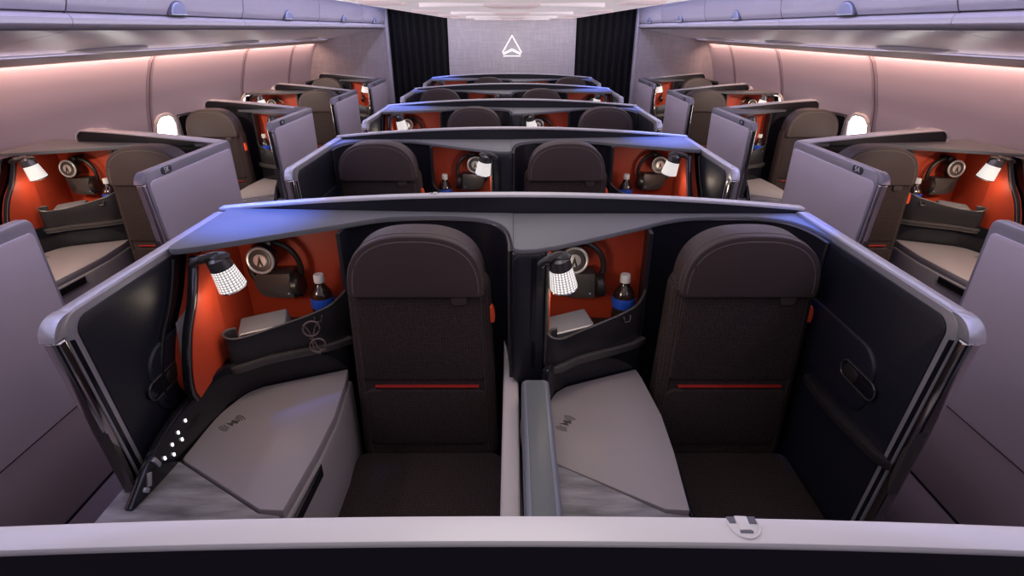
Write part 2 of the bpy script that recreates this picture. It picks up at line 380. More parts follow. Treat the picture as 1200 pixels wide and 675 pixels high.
def center_shell(k):
    m = 1 if k % 2 else -1
    words = ['nearest', 'second', 'third', 'fourth', 'farthest']
    lab = 'dark shell with white top ledge cut by the bottom edge of the picture' if k == 0 else f'dark two-seat shell with pale curved top ledge, {words[k-1]} middle row'
    t = thing('suite_shell', lab, 'seat shell', (0, CEN_Y[k], 0), 'seat shells of the middle rows')
    xs = [-.972 + 1.944 * i / 44 for i in range(45)]
    def wall(b):
        tb = [(x, rim_z(x) - .010) for x in xs] + [(.972, .03), (-.972, .03)]
        b.prism(tb, 'y', .004, .034)
    part('back_wall', 'c', 1, wall, 'shell', t)
    hx = .255 if m < 0 else -.255
    def rim(b):
        b.prism([(x, rim_z(x)) for x in xs] + [(x, rim_z(x) - .011) for x in xs[::-1]], 'y', .002, .036, .003)
    part('top_ledge', 'c', 1, rim, 'rim', t, 'pale satin ledge along the top')
    z = rim_z(hx)
    def hook(b):
        M = Matrix.Translation((hx, 0, z))
        b.tube([(.017 * cos(radians(a)), .029 - .022 * sin(radians(a)), .0012) for a in range(0, 181, 15)], .0016, 6, M=M)
        b.prism([(-.007, .037), (-.006, .018), (.006, .018), (.007, .0362)], 'z', -.004, .0018, .001, M=M)
    part('coat_hook', m, 1, hook, 'rim', t, 'small recessed hook in the ledge')
    def notch(b):
        M = Matrix.Translation((hx, 0, z))
        for s in (-1, 1): b.box(s * .0115 - .0045, s * .0115 + .0045, .027, .0368, -.012, .0008, .001, M=M)
        b.box(-.007, .007, .0145, .0175, -.01, .001, M=M)
    part('hook_recess', m, 1, notch, 'seam', t, 'dark recess of the hook')
    if k:
        outer_u0, inner_u0 = (-.935, .03) if m > 0 else (.935, -.03)
        shell_parts(t, m, False, outer_u0)
        shell_parts(t, m, True, inner_u0)
        # low ledge armrest along the door on the side where a seat stands next to the door
        sx = 1 if m > 0 else -1
        part('door_armrest', sx, sx, lambda b: b.prism(smooth([(.905, -.33), (.895, -.45), (.90, -.58), (.915, -.68), (.933, -.715)], 5) + [(.934, -.33)], 'z', .81, .835, .006), 'pocket', t, 'narrow dark armrest beside the door')
    return t, m

def door(name, sx, xin, ysh, label, group, text=None, dot=False, center=True):
    """xin: inner face |x|, xout side: the aisle; sx = which side of the cabin; built with y from the shell"""
    # for middle suites the aisle lies outwards (+), for window suites inwards (-)
    t = thing('suite_door', label, 'sliding door', (0, ysh, 0), group)
    d = 1 if center else -1
    LEAN = .095
    zt = 1.26 if center else 1.262
    x0, x1 = xin, xin + d * .036
    ya, yb = -.775, .0
    z0 = .10 if center else .610
    def outline(y0, y1, za, zb, r, r2): return [(y0 + LEAN * (zb - za), za), (y1, za)] + arc(y1 - r2, zb - r2, r2, 0, 90, 6) + arc(y0 + r, zb - r, r, 90, 180, 8)
    key = center
    a, b_ = min(x0, x1), max(x0, x1)
    part('door_frame', key, sx, lambda b: b.prism(outline(ya + .026, yb, z0, zt, .045, .03), 'x', a, b_, .006, 3), 'silver', t, 'satin silver frame')
    part('edge_pull', key, sx, lambda b: (b.prism([(ya - .004 + LEAN * (zt - z0), z0), (ya + .024 + LEAN * (zt - z0), z0), (ya + .024 + LEAN * .045, zt - .045), (ya - .004 + LEAN * .045, zt - .045)], 'x', a + .001, b_ - .001, .008, 3)), 'chrome', t, 'chrome front edge with a pull grip')
    part('edge_cap', key, sx, lambda b: b.prism([(ya - .004, zt - .043), (ya + .06, zt - .043), (ya + .06, zt - .001)] + arc(ya + .046, zt - .051, .05, 90, 171, 8), 'x', a + .0005, b_ - .0005, .006, 3), 'silver', t)
    part('grip', key, sx, lambda b: b.prism(smooth([(ya + .024, .96), (ya + .027, .93), (ya + .040, .90), (ya + .044, .83), (ya + .043, .79), (ya + .034, .76)], 4), 'x', *( (x0 - d * .006, x0 + d * .02) if d > 0 else (x0 - .02, x0 + .006)), .002), 'trim_grey', t)
    part('edge_groove', key, sx, lambda b: b.prism([(ya + .030 + LEAN * (zt - z0), z0 + .02), (ya + .042 + LEAN * (zt - z0), z0 + .02), (ya + .042, zt - .06), (ya + .030, zt - .055)], 'x', *sorted((x0 - d * .0012, x0 + d * .01)), 0), 'gloss_black', t)
    # suite-side panel (navy) and aisle-side panel (lilac leather)
    part('inner_panel', key, sx, lambda b: b.prism(outline(ya + .056, yb - .012, z0 + .01, zt - .021, .035, .02), 'x', *sorted((x0 - d * .004, x0 + d * .01)), .003), 'navy', t, 'dark navy lining facing the seat')
    part('aisle_leather', key, sx, lambda b: b.prism(outline(ya + .040, yb - .016, z0 + .004, zt - .042, .03, .02), 'x', *sorted((x1 + d * .004, x1 - d * .01)), .003), 'lilac', t, 'pale lilac leather panel facing the aisle')
    # latch: swelling of the lining with a recessed pill
    def mound(b):
        pts = [(y, z) for y, z in rrect(.44, .20, .07, 6, -.36, .985 - .03)]
        b.prism(pts, 'x', *sorted((x0 - d * .012, x0 + d * .005)), .008, 3)
    if center:
        part('latch_housing', key, sx, mound, 'navy', t)
        part('latch_recess', key, sx, lambda b: b.prism(rrect(.15, .05, .024, 6, -.56 + .03, .955), 'x', *sorted((x0 - d * .0135, x0 + d * .005)), .001), 'gloss_black', t)
        part('latch_ring', key, sx, lambda b: b.tube([(x0 - d * .0135, y, z) for y, z in rrect(.15, .05, .024, 5, -.53, .955)], .0022, 6, True), 'trim_grey', t)
        part('latch_lever', key, sx, lambda b: b.prism(rrect(.062, .036, .017, 6, -.50, .955), 'x', *sorted((x0 - d * .018, x0 + d * .005)), .003), 'pocket', t)
    else:
        def low(b):
            b.box(a + .002, b_ - .002, ya - .01, .05, .281, .606, .002)
        part('aisle_panel', key, sx, low, 'aisle_panel', t, 'dusky mauve panel below the door')
        part('kick_panel', key, sx, lambda b: b.box(a + .002, b_ - .002, ya - .01, .05, .0, .273, .002), 'aisle_panel', t, 'dusky mauve kick panel')
        part('panel_edge', key, sx, lambda b: (b.box(a + .004, b_ + .0015 if d > 0 else b_ - .004, ya - .01, .05, .6055, .6105), b.box(a - .0015 if d < 0 else a + .004, b_ - .004, ya - .01, .05, .2725, .2815)), 'gloss_black', t)
        pl = part('number_plate', key, sx, lambda b: b.prism(rrect(.078, .032, .0155, 6, -.60, zt - .0215), 'x', *sorted((x1 + d * .003, x1 - d * .005)), .001), 'placard', t, 'dark pill shaped seat number plate')
        if text:
            cu = bpy.data.curves.new('seat_number', 'FONT'); cu.body = text; cu.size = .033; cu.align_x = 'CENTER'; cu.align_y = 'CENTER'; cu.extrude = .0006
            o = bpy.data.objects.new('tmp', cu); C.objects.link(o)
            me = bpy.data.meshes.new_from_object(o.evaluated_get(bpy.context.evaluated_depsgraph_get())); bpy.data.objects.remove(o)
            me.materials.append(MATS['cap_white']); q = bpy.data.objects.new('seat_number', me); C.objects.link(q); q.parent = pl
            q.location = (sx * (x1 + d * .0036), -.60, zt - .021); q.rotation_euler = (radians(90), 0, radians(-90) if sx > 0 else radians(90))
            q['label'] = 'white seat number ' + text
        elif dot:
            part('plate_mark', 'dot', sx, lambda b: b.prism(rrect(.016, .015, .006, 5, -.60, zt - .021), 'x', *sorted((x1 + d * .0036, x1)), 0), 'cap_white', pl)
    return t

def seat(m, x, y, where):
    t = thing('recliner_chair', f'brown seat with arched headrest, {where}', 'seat', (x, y, 0), 'suite seats')
    w = .4625
    def back(b):
        b.prism([(x * (1 - .085 * max(0, (z - .6) / .55)), z) for x, z in rrect(w, .70, .05, 5, 0, .80)], 'y', -.30, -.205, .03, 4)
    bk = part('backrest', 'b', m, back, 'fabric', t)
    part('upper_cushion', 'b', m, lambda b: b.prism([(x * (1 - .06 * (z - .79) / .31), z) for x, z in rrect(w - .075, .305, .02, 5, 0, .945)], 'y', -.3095, -.29, .008, 3), 'fabric', bk)
    part('lumbar_cushion', 'b', m, lambda b: b.prism(rrect(w - .07, .225, .03, 5, 0, .645), 'y', -.3095, -.29, .008, 3), 'fabric', bk)
    part('red_seam', 'b', m, lambda b: b.box(-.158, .172, -.3125, -.30, .768, .773, .001), 'red_stitch', bk, 'thin red stitched line')
    part('cushion_piping', 'b', m, lambda b: b.tube([(px, -.3045, pz) for px, pz in [(x * (1 - .07 * max(0, (z - .6) / .5)), z) for x, z in rrect(w - .066, .625, .03, 5, 0, .795)]], .0025, 6, True), 'leather', bk)
    def head(b):
        sg = lambda c: (abs(c) ** .76) * (1 if c >= 0 else -1)
        pts = [(.197 * sg(cos(a)), 1.108 + .176 * abs(sin(a)) ** .76) for a in [pi * k / 32 for k in range(33)]]
        pts += [(-.194, 1.099), (-.185, 1.094), (.185, 1.094), (.194, 1.099)]
        b.prism(pts, 'y', -.325, -.215, .022, 4)
    hd = part('headrest', 'h', m, head, 'leather', t, 'arched brown leather headrest')
    def pip(b):
        sg = lambda c: (abs(c) ** .76) * (1 if c >= 0 else -1)
        top = [(.181 * sg(cos(a)), -.3238, 1.108 + .159 * abs(sin(a)) ** .76) for a in [pi * k / 32 for k in range(33)]]
        b.tube(top, .0022, 6)
        top = [(.1975 * sg(cos(a)), -.296, 1.108 + .1765 * abs(sin(a)) ** .76) for a in [pi * k / 32 for k in range(33)]]
        b.tube(top, .0015, 6)
    part('headrest_piping', 'h', m, pip, 'piping', hd)
    part('strap_tab', 'h', 1, lambda b: b.prism([(.10, 1.11), (.145, 1.11)] + arc(.133, 1.078, .012, 0, -90, 4) + arc(.112, 1.078, .012, 270, 180, 4), 'y', -.318, -.305, .002), 'leather', t, 'small brown strap below the headrest')
    part('belt_tag', 'h', 1, lambda b: b.prism(smooth([(.219, 1.045), (.2245, 1.03), (.2265, 1.005), (.2235, .99)], 3) + [(.212, .99), (.210, 1.045)], 'y', -.285, -.262, .002), 'orange_tag', t, 'orange belt tag on the side')
    part('seat_cushion', 'c', m, lambda b: b.prism(rrect(.495, .52, .04, 5, 0, -.555), 'z', .38, .497, .022, 4), 'fabric', t)
    part('seat_base', 'c', m, lambda b: b.box(-.22, .22, -.78, -.14, .0, .385, .01), 'shell', t)
    return t

def lamp(m, x, y, where):
    t = thing('reading_lamp', f'small glowing crystal reading lamp, {where}', 'lamp', (x, y, 0), 'reading lamps in the niches')
    T = Matrix.Translation((.135, -.350, 1.185)) @ Matrix.Rotation(radians(-11), 4, 'Y') @ Matrix.Rotation(radians(8), 4, 'X')
    part('lamp_shade', 'l', m, lambda b: b.lathe([(.0, -.052), (.032, -.052), (.0385, -.047), (.0385, -.042), (.0315, .018), (.0, .018)], 28), 'crystal', t, 'bright crystal shade').matrix_local = Matrix.Diagonal((m, 1, 1, 1)) @ T @ Matrix.Diagonal((m, 1, 1, 1))
    part('shade_rim', 'l', m, lambda b: b.tube([(.0385 * cos(k * pi / 14), .0385 * sin(k * pi / 14), -.048) for k in range(28)], .0026, 6, True, T), 'chrome', t)
    part('lamp_cap', 'l', m, lambda b: b.lathe([(.0, .018), (.0325, .018), (.031, .034), (.030, .048), (.023, .055), (.0, .057)], 28, T), 'lamp_metal', t, 'silver cap')
    part('lamp_arm', 'l', m, lambda b: (b.tube(smooth([(.072, -.385, 1.222), (.085, -.383, 1.234), (.105, -.370, 1.237), (.13, -.353, 1.238)], 4), [.010] * 5 + [.012] * 4 + [.014] * 4, 10), b.ball((.13, -.352, 1.236), (.030, .028, .012))), 'headset_black', t, 'black jointed arm')
    li = bpy.data.lights.new('lamp_bulb', 'POINT'); li.energy = LAMP; li.color = (1.0, .80, .62); li.shadow_soft_size = .03
    o = bpy.data.objects.new('lamp_bulb', li); C.objects.link(o); o.location = (m * .145, -.345, 1.115); o.parent = t
    return t
LAMP = 0.55

def headphones(m, x, y, where):
    t = thing('headphones', f'black headphones with silver ear cup, {where}', 'headphones', (x, y, 0), 'headphones hanging in the niches')
    cx, cz, yy = .160, 1.095, -.112
    part('headband', 'h', m, lambda b: b.tube([(cx + .083 * cos(radians(a)), yy + .012, cz + .086 * sin(radians(a))) for a in range(-40, 221, 10)], [.0095] * 27, 8), 'headset_black', t)
    T = Matrix.Translation((.140, -.140, 1.138)) @ Matrix.Rotation(radians(90), 4, 'X') @ Matrix.Rotation(radians(-6), 4, 'X')
    ec = part('ear_cup', 'f', m, lambda b: b.lathe([(0, -.035), (.040, -.035), (.044, -.025), (.044, .0), (.0435, .008), (.040, .012), (.036, .008), (.0, .006)], 28, T), 'headset_black', t)
    part('cup_ring', 'f', m, lambda b: b.tube([(.0405 * cos(k * pi / 16), .0405 * sin(k * pi / 16), .010) for k in range(32)], .0048, 8, True, T), 'headset_silver', ec, 'silver ring')
    part('cup_plate', 'f', m, lambda b: b.lathe([(0, .006), (.034, .006), (.033, .009), (.026, .0095), (.025, .012), (.006, .0135), (0, .0135)], 28, T), 'holder', ec)
    def badge(b):
        b.lathe([(0, .0128), (.021, .0128), (.020, .0142), (0, .0150)], 24, T)
    part('cup_badge', 'f', m, badge, 'headset_silver', ec, 'silver disc with a dark arrow emblem')
    part('cup_arrow', 'f', m, lambda b: b.prism([(0, .016), (.010, -.017), (.005, -.019), (0, -.006), (-.005, -.019), (-.010, -.017)], 'z', .0135, .0158, M=T), 'headset_black', ec)
    T2 = Matrix.Translation((.232, -.118, 1.040)) @ Matrix.Rotation(radians(80), 4, 'Y')
    part('ear_cup', 's', m, lambda b: b.lathe([(0, -.014), (.034, -.014), (.040, -.008), (.040, .008), (.034, .014), (0, .014)], 24, T2), 'headset_black', t)
    part('hook', 's', m, lambda b: b.box(.142, .172, -.125, -.05, 1.172, 1.196, .006), 'headset_black', t, 'black hook on the niche wall')
    return t

def holder(m, x, y, where):
    t = thing('headphone_holder', f'grey rounded headphone holder box, {where}', 'holder', (x, y, 0), 'headphone holder boxes in the niches')
    part('box', 'b', m, lambda b: b.prism(smooth([(.105, 1.080), (.096, 1.055), (.100, 1.028), (.125, 1.000), (.212, .996), (.216, 1.002), (.213, 1.078), (.208, 1.082)], 3), 'y', -.128, -.062, .006), 'holder', t)
    part('end_cap', 'b', m, lambda b: b.prism(smooth([(.2165, 1.075), (.224, 1.05), (.226, 1.02), (.2185, 1.002)], 3), 'y', -.124, -.068, .002), 'headset_black', t)
    part('status_light', 'b', m, lambda b: b.box(.198, .202, -.1295, -.127, 1.010, 1.014), 'led_dim', t)
    return t

def bottle(m, x, y, where):
    t = thing('drink_bottle', f'dark drink bottle with white cap and blue label, {where}', 'bottle', (x + m * .310, y - .135, .8825), 'drink bottles in the pockets')
    part('bottle_body', 'b', m, lambda b: b.lathe([(.0, .0), (.030, .0), (.036, .008), (.037, .05), (.035, .085), (.037, .10), (.0365, .12), (.031, .142), (.021, .158), (.014, .168), (.013, .182), (0, .182)], 28), 'cola', t)
    part('bottle_label', 'b', m, lambda b: b.lathe([(.0355, .088), (.0378, .100), (.0378, .118), (.0365, .124)], 28), 'label_blue', t, 'blue wrap label')
    part('bottle_cap', 'b', m, lambda b: b.lathe([(0, .176), (.0165, .176), (.017, .180), (.0165, .199), (.0145, .203), (0, .203)], 24), 'cap_white', t, 'white screw cap')
    return t

def pouch(m, x, y, where):
    t = thing('amenity_pouch', f'grey fabric pouch lying in the pocket, {where}', 'pouch', (x, y, 0), 'fabric pouches in the pockets')
    T = Matrix.Translation((.150, -.222, .926)) @ Matrix.Rotation(radians(16), 4, 'Z') @ Matrix.Rotation(radians(10), 4, 'X') @ Matrix.Rotation(radians(-7), 4, 'Y')
    part('pouch_body', 'p', m, lambda b: b.box(-.072, .072, -.042, .042, -.030, .042, .007, 3, M=T), 'grey_cloth', t)
    part('pouch_edge', 'p', m, lambda b: (b.tube([(px, -.0425, pz) for px, pz in rrect(.140, .066, .014, 4, 0, .005)], .003, 6, True, T)), 'white_edge', t, 'pale piped edge')
    return t

# ------------------------------------------------------------------ middle rows
WORD = ['', 'nearest', 'second', 'third', 'fourth', 'farthest']
for k in range(6):
    center_shell(k)
    if k == 0: continue
    m = 1 if k % 2 else -1
    y = CEN_Y[k]
    for s in (-1, 1):
        side = 'left' if s < 0 else 'right'
        door('suite_door', s, .935, y, f'silver framed navy sliding door on the {side} of the {WORD[k]} middle row', 'doors of the middle rows')
        u0 = (-.935 if s < 0 else .03) if m > 0 else (.935 if s > 0 else -.03)
        inner = abs(u0) < .1
        where = f'{side} suite of the {WORD[k]} middle row'
        make_console(m, (u0, y, 0), where, inner)
        seat(m, u0 + m * .657, y, where)
        ix = m * .027 if inner else 0
        lamp(m, u0 - ix, y, where)
        if k <= 4: headphones(m, u0 + ix, y, where)
        if k <= 2: holder(m, u0 + ix, y, where); bottle(m, u0 + ix, y, where)
        if k == 1: pouch(m, u0, y, where)
    # armrest and privacy divider on the centre line
    t = thing('centre_armrest', f'pale armrest on the centre line of the {WORD[k]} middle row', 'armrest', (0, y, 0), 'centre armrests')
    def arm(b):
        b.prism([(-1.20, .10), (-.06, .10), (-.06, .93), (-.075, .925), (-.12, .855), (-.16, .815), (-.21, .80), (-1.20, .80)], 'x', -.0275, .020, .009, 3)
    part('armrest_panel', 'a', m, arm, 'armrest', t)
    part('armrest_shadow_gap', 'a', m, lambda b: b.box(.0205, .0265, -1.19, -.37, .12, .77, .001), 'gloss_black', t)
    t = thing('privacy_divider', f'grey-blue raised privacy divider beside the console, {WORD[k]} middle row', 'divider', (0, y, 0), 'privacy dividers')
    part('divider_frame', 'd', m, lambda b: b.prism(rrect(.080, .82, .016, 5, .0675, -.83), 'z', .60, .880, .012, 3), 'divider_frame', t)
    part('divider_top', 'd', m, lambda b: b.prism(rrect(.052, .79, .014, 5, .0675, -.828), 'z', .872, .8825, .003, 2), 'divider', t, 'matt grey top pad')
    part('release_button', 'd', m, lambda b: b.ball((.0270, -.56, .80), (.004, .05, .035)), 'trim_grey', t)

# ------------------------------------------------------------------ window suites
ORD = ['', 'nearest', 'second', 'third', 'farthest']
for s in (-1, 1):
    side = 'left' if s < 0 else 'right'
    for k in range(5):
        y = SIDE_Y[k]
        if k == 0:
            door('suite_door', s, 1.555, y, f'lilac suite door cut off by the {side} edge of the picture', 'doors of the window suites', center=False)
            continue
        wc = bool(k % 2)                       # console at the window side?
        u0 = s * 2.46 if wc else s * 1.555
        m = -s if wc else s
        where = f'{ORD[k]} window suite on the {side}'
        door('suite_door', s, 1.555, y, f'lilac leather suite door facing the aisle, {where}', 'doors of the window suites', text=('5A' if s > 0 else '5K') if k == 1 else None, dot=True, center=False)
        sw = 1 if wc else .88
        t = thing('suite_shell', f'dark single-seat shell with hooded top ledge, {where}', 'seat shell', (0, y, 0), 'seat shells of the window suites')
        sh = shell_parts(t, m, False, u0)
        if not wc:
            for o in t.children:
                o.scale = (sw, 1, 1)
        hz = lambda x: 1.318 - .068 * ((2.31 - x) / .755) ** 1.3
        hx = [1.555 + (2.262 - 1.555) * i / 16 for i in range(17)]
        def hood(b):
            pts = [(x, hz(x) - .004) for x in hx] + arc(2.31 - .046, 1.270, .044, 80, -75, 10) + [(1.90, 1.231), (1.555, 1.228)]
            b.prism(pts, 'y', -.035, .036, .004)
        part('hood', 'h', s, hood, 'shell', t)
        def lip(b):
            o_ = [(x, hz(x)) for x in hx] + arc(2.31 - .046, 1.270, .048, 80, -30, 8)
            i_ = [(x, hz(x) - .007) for x in hx] + arc(2.31 - .046, 1.270, .041, 80, -30, 8)
            b.prism(o_ + i_[::-1], 'y', -.043, .042, .0015)
        part('top_ledge', 'h', s, lip, 'rim', t, 'pale rounded top edge of the hood')
        part('back_wall', ('h', wc), s, lambda b: b.box(1.555, 2.455 if wc else 2.375, .004, .034, .03, ZC - .01), 'shell', t)
        make_console(m, (u0, y, 0), where, False).scale = (sw, 1, 1)
        seat(m, u0 + m * .657 * (1 if wc else .905), y, where).scale = (1 if wc else .91, 1, 1)
        lamp(m, u0, y, where)
        headphones(m, u0, y, where)
        if k <= 2: holder(m, u0, y, where); bottle(m, u0, y, where)
        if k == 1: pouch(m, u0, y, where)

# things only in the nearest left suite
t = thing('brochure', 'grey brochure standing in the slot left of the nearest left reading lamp', 'brochure', (-.935, CEN_Y[1], 0))
PR = [(-.348, 1.233), (-.372, 1.19), (-.418, 1.125), (-.480, 1.06), (-.525, .98), (-.54, .92)]
def pry(z):
    for (y0, z0), (y1, z1) in zip(PR, PR[1:]):
        if z1 <= z <= z0: return y0 + (y1 - y0) * (z0 - z) / (z0 - z1)
def bro(b):
    for off in (.026, .034):
        t_ = bmesh.new(); vs = []
        for d in (0, .002):
            vs.append([t_.verts.new((u + (off - .026) * .3, pry(z) + off + d, z)) for u, z in ((.018, 1.075), (.054, 1.125), (.054, .945), (.046, .94))])
        t_.faces.new(vs[0]); t_.faces.new(vs[1][::-1])
        for i in range(4): t_.faces.new((vs[0][i], vs[0][(i + 1) % 4], vs[1][(i + 1) % 4], vs[1][i]))
        b.add(t_)
part('pages', 'b', 1, bro, 'paper_grey', t)
t = thing('eyeglasses', 'thin brown round eyeglasses hung on the left pocket of the nearest row', 'eyeglasses', (-.935, CEN_Y[1], 0))
GT = Matrix.Translation((.318, -.278, .955)) @ Matrix.Rotation(radians(24), 4, 'Z') @ Matrix.Rotation(radians(-8), 4, 'X')
part('frame', 'g', 1, lambda b: (b.tube([(.024 * cos(k * pi / 12) - .002, -.012, .024 * sin(k * pi / 12) + .014) for k in range(24)], .0029, 6, True, GT),
                                 b.tube([(.023 * cos(k * pi / 12) + .008, -.014, .022 * sin(k * pi / 12) - .043) for k in range(24)], .0029, 6, True, GT),
                                 b.tube([(-.006, -.013, -.010), (-.010, -.015, -.015), (-.004, -.014, -.021)], .0018, 6, M=GT)), 'specs', t)
for i, pts in enumerate(([(-.022, -.012, .028), (-.012, -.006, .01), (.0, -.008, -.03), (.012, -.010, -.058), (.030, -.012, -.064)], [(.020, -.012, .030), (.008, -.006, .01), (-.004, -.008, -.03), (-.002, -.010, -.062), (.012, -.012, -.072)])):
    part('temple', i, 1, lambda b: b.tube(smooth(pts, 4), .0026, 6, M=GT), 'specs', t)

# ------------------------------------------------------------------ cabin: walls, ceiling, bins
YA, YE = -1.2, 7.40
WALLP = [(2.42, 1.640), (2.455, 1.60), (2.50, 1.50), (2.56, 1.30), (2.60, 1.05), (2.62, .8), (2.60, .45), (2.52, .15), (2.46, 0)]
SEAMS = [1.33 + 1.38 * i - 0.02 for i in range(0, 5)]
SEAMS = [-.05, 1.33, 2.62, 4.00, 5.46, 6.66]
def wall_prof(z):
    for (x0, z0), (x1, z1) in zip(WALLP, WALLP[1:]):
        if z <= z0 and z >= z1: return x0 + (x1 - x0) * (z0 - z) / (z0 - z1)
    return WALLP[0][0]
for s in (-1, 1):
    def wl(b):
        ys = sorted(set([YA + (YE - YA) * i / 60 for i in range(61)] + [q + d for q in SEAMS for d in (-.06, -.035, -.012, -.005, 0, .005, .012, .035, .06)]))
        rows = []
        zs = [1.64 - 1.64 * i / 40 for i in range(41)]
        for y in ys:
            g = sum(.006 * math.exp(-((y - q) / .04) ** 2) for q in SEAMS)
            rows.append([(s * (wall_prof(z) + g), y, z) for z in zs])
        b.grid(rows)
    struct('wall_left' if s < 0 else 'wall_right', wl, 'wall')
    for i, q in enumerate(SEAMS[2:]):
        pp = [(wall_prof(z) - .001, z) for z in [1.63 - 1.2 * j / 30 for j in range(31)]]
        sec = [(s * x, z) for x, z in pp] + [(s * (x + .012), z) for x, z in pp[::-1]]
        struct(f'trim_{20 + i + (5 if s > 0 else 0)}', lambda b: b.prism(sec, 'y', q - .034, q + .034, .002), 'joint')
        sec2 = [(s * (x - .002), z) for x, z in pp] + [(s * (x + .012), z) for x, z in pp[::-1]]
        struct(f'trim_{40 + i + (5 if s > 0 else 0)}', lambda b: b.prism(sec2, 'y', q - .004, q + .004), 'seam')
    n = 0
    for y in [3.465 + .690 * i for i in range(5)]:
        n += 1
        zc, x = 1.045, wall_prof(1.045)
        tilt = math.atan2(wall_prof(1.20) - wall_prof(.89), .31)
        M = Matrix.Translation((s * (x - .012), y, zc)) @ Matrix.Rotation(s * tilt, 4, 'Y')
        wn = n if s < 0 else n + 5
        w = struct(f'window_{wn}', lambda b: b.tube([(0, py, pz) for py, pz in rrect(.26, .36, .10, 8)], .014, 8, True, M), 'window_bezel')
        o = part('window_pane', (s, n), 1, lambda b: b.prism(rrect(.25, .35, .098, 8), 'x', -.004, .004, M=M), 'window_glow', w)
    # cove valance under the bins and the lit slot
    struct('trim_1' if s < 0 else 'trim_2', lambda b: b.prism([(s * 2.27, 1.672), (s * 2.30, 1.652), (s * 2.40, 1.632), (s * 2.41, 1.640), (s * 2.31, 1.69), (s * 2.27, 1.70)], 'y', YA, YE), 'cove')
    struct('trim_3' if s < 0 else 'trim_4', lambda b: b.prism([(s * 2.413, 1.648), (s * 2.435, 1.640), (s * 2.44, 1.66), (s * 2.415, 1.66)], 'y', YA, YE - .05), 'cove_glow')
    struct('trim_5' if s < 0 else 'trim_6', lambda b: b.prism([(s * 2.19, 1.69), (s * 2.28, 1.672), (s * 2.30, 1.72), (s * 2.19, 1.72)], 'y', YA, YE), 'gap')
    # overhead bins, one unit per door
    ys = [-.62, .76, 2.14, 3.52, 4.90, 6.28, 7.38]
    side = 'left' if s < 0 else 'right'
    for i in range(1, 6):
        y0, y1 = ys[i], ys[i + 1]
        if i == 0: continue
        nm = {1: 'nearest', 2: 'second', 3: 'third', 4: 'fourth', 5: 'farthest'}[i]
        t = thing('overhead_bin', f'pale lilac overhead bin, {nm} along the {side} wall', 'overhead bin', (0, y0, 1.8), 'overhead bins')
        Ly = y1 - y0
        face = smooth([(1.570, .055), (1.552, .10), (1.545, .18), (1.555, .26), (1.565, .285)], 5)
        def dr(b): b.prism(face + [(1.64, .285), (1.64, .055)], 'y', .003, Ly - .003, .004)
        part('bin_door', i if i == 5 else 0, s, dr, 'bin', t)
        lipc = [(1.585, .052), (1.565, .046), (1.556, .034), (1.557, .018), (1.566, .006), (1.582, -.001)]
        part('bin_lip', i if i == 5 else 0, s, lambda b: b.prism(lipc + [(1.66, -.001), (1.66, .052)], 'y', .002, Ly - .002), 'bin', t)
        und = [(1.592, -.006), (1.62, -.016), (1.80, -.048), (2.0, -.082), (2.17, -.108), (2.19, -.105), (2.19, .02), (1.60, .02)]
        part('bin_underside', i if i == 5 else 0, s, lambda b: b.prism(und, 'y', .002, Ly - .002), 'bin_brightened', t)
        part('shadow_line', i if i == 5 else 0, s, lambda b: b.box(1.584, 1.60, 0, Ly, -.007, .002), 'seam', t)
        part('bin_seam', i if i == 5 else 0, s, lambda b: b.prism(face + [(1.66, .285), (1.66, -.02), (1.60, .0), (1.58, .03)], 'y', -.0025, .0025), 'seam', t)
        if i < 5 or True:
            hy = Ly / 2
            TH = Matrix.Translation((1.553, hy, .056))
            def hand(b):
                tt = [(.075 * cos(a), .062 * sin(a)) for a in [pi * q / 16 for q in range(17)]]
                b.prism(tt, 'x', -.004, .02, .003, M=TH)
            def dish(b):
                tt = [(.066 * cos(a), .054 * sin(a) + .001) for a in [pi * q / 16 for q in range(17)]]
                b.prism(tt, 'x', -.010, .01, .006, 3, M=TH)
            hh = part('latch_recess', i if i == 5 else 0, s, hand, 'seam', t)
            part('latch_handle', i if i == 5 else 0, s, dish, 'dish', hh, 'half-moon latch handle')
    # service pods under the bins
    for i, y in enumerate((3.08, 4.55, 6.02)):
        o = part('service_pod', i if False else 0, s, lambda b: b.ball((0, 0, 0), (.11, .30, .022)), 'bin_brightened', None, None, (s * 2.10, y, 1.706))
        tag(o, f'lens shaped service pod under the bins, {["nearest", "middle", "farthest"][i]} on the {side}', 'service pod', 'service pods under the bins')
    # lit strip on top of the bins, over the aisle
    struct('trim_7' if s < 0 else 'trim_8', lambda b: b.prism([(s * 1.50, 2.085), (s * 1.56, 2.075), (s * 1.56, 2.09), (s * 1.50, 2.10)], 'y', YA, YE - .1), 'blue_glow')

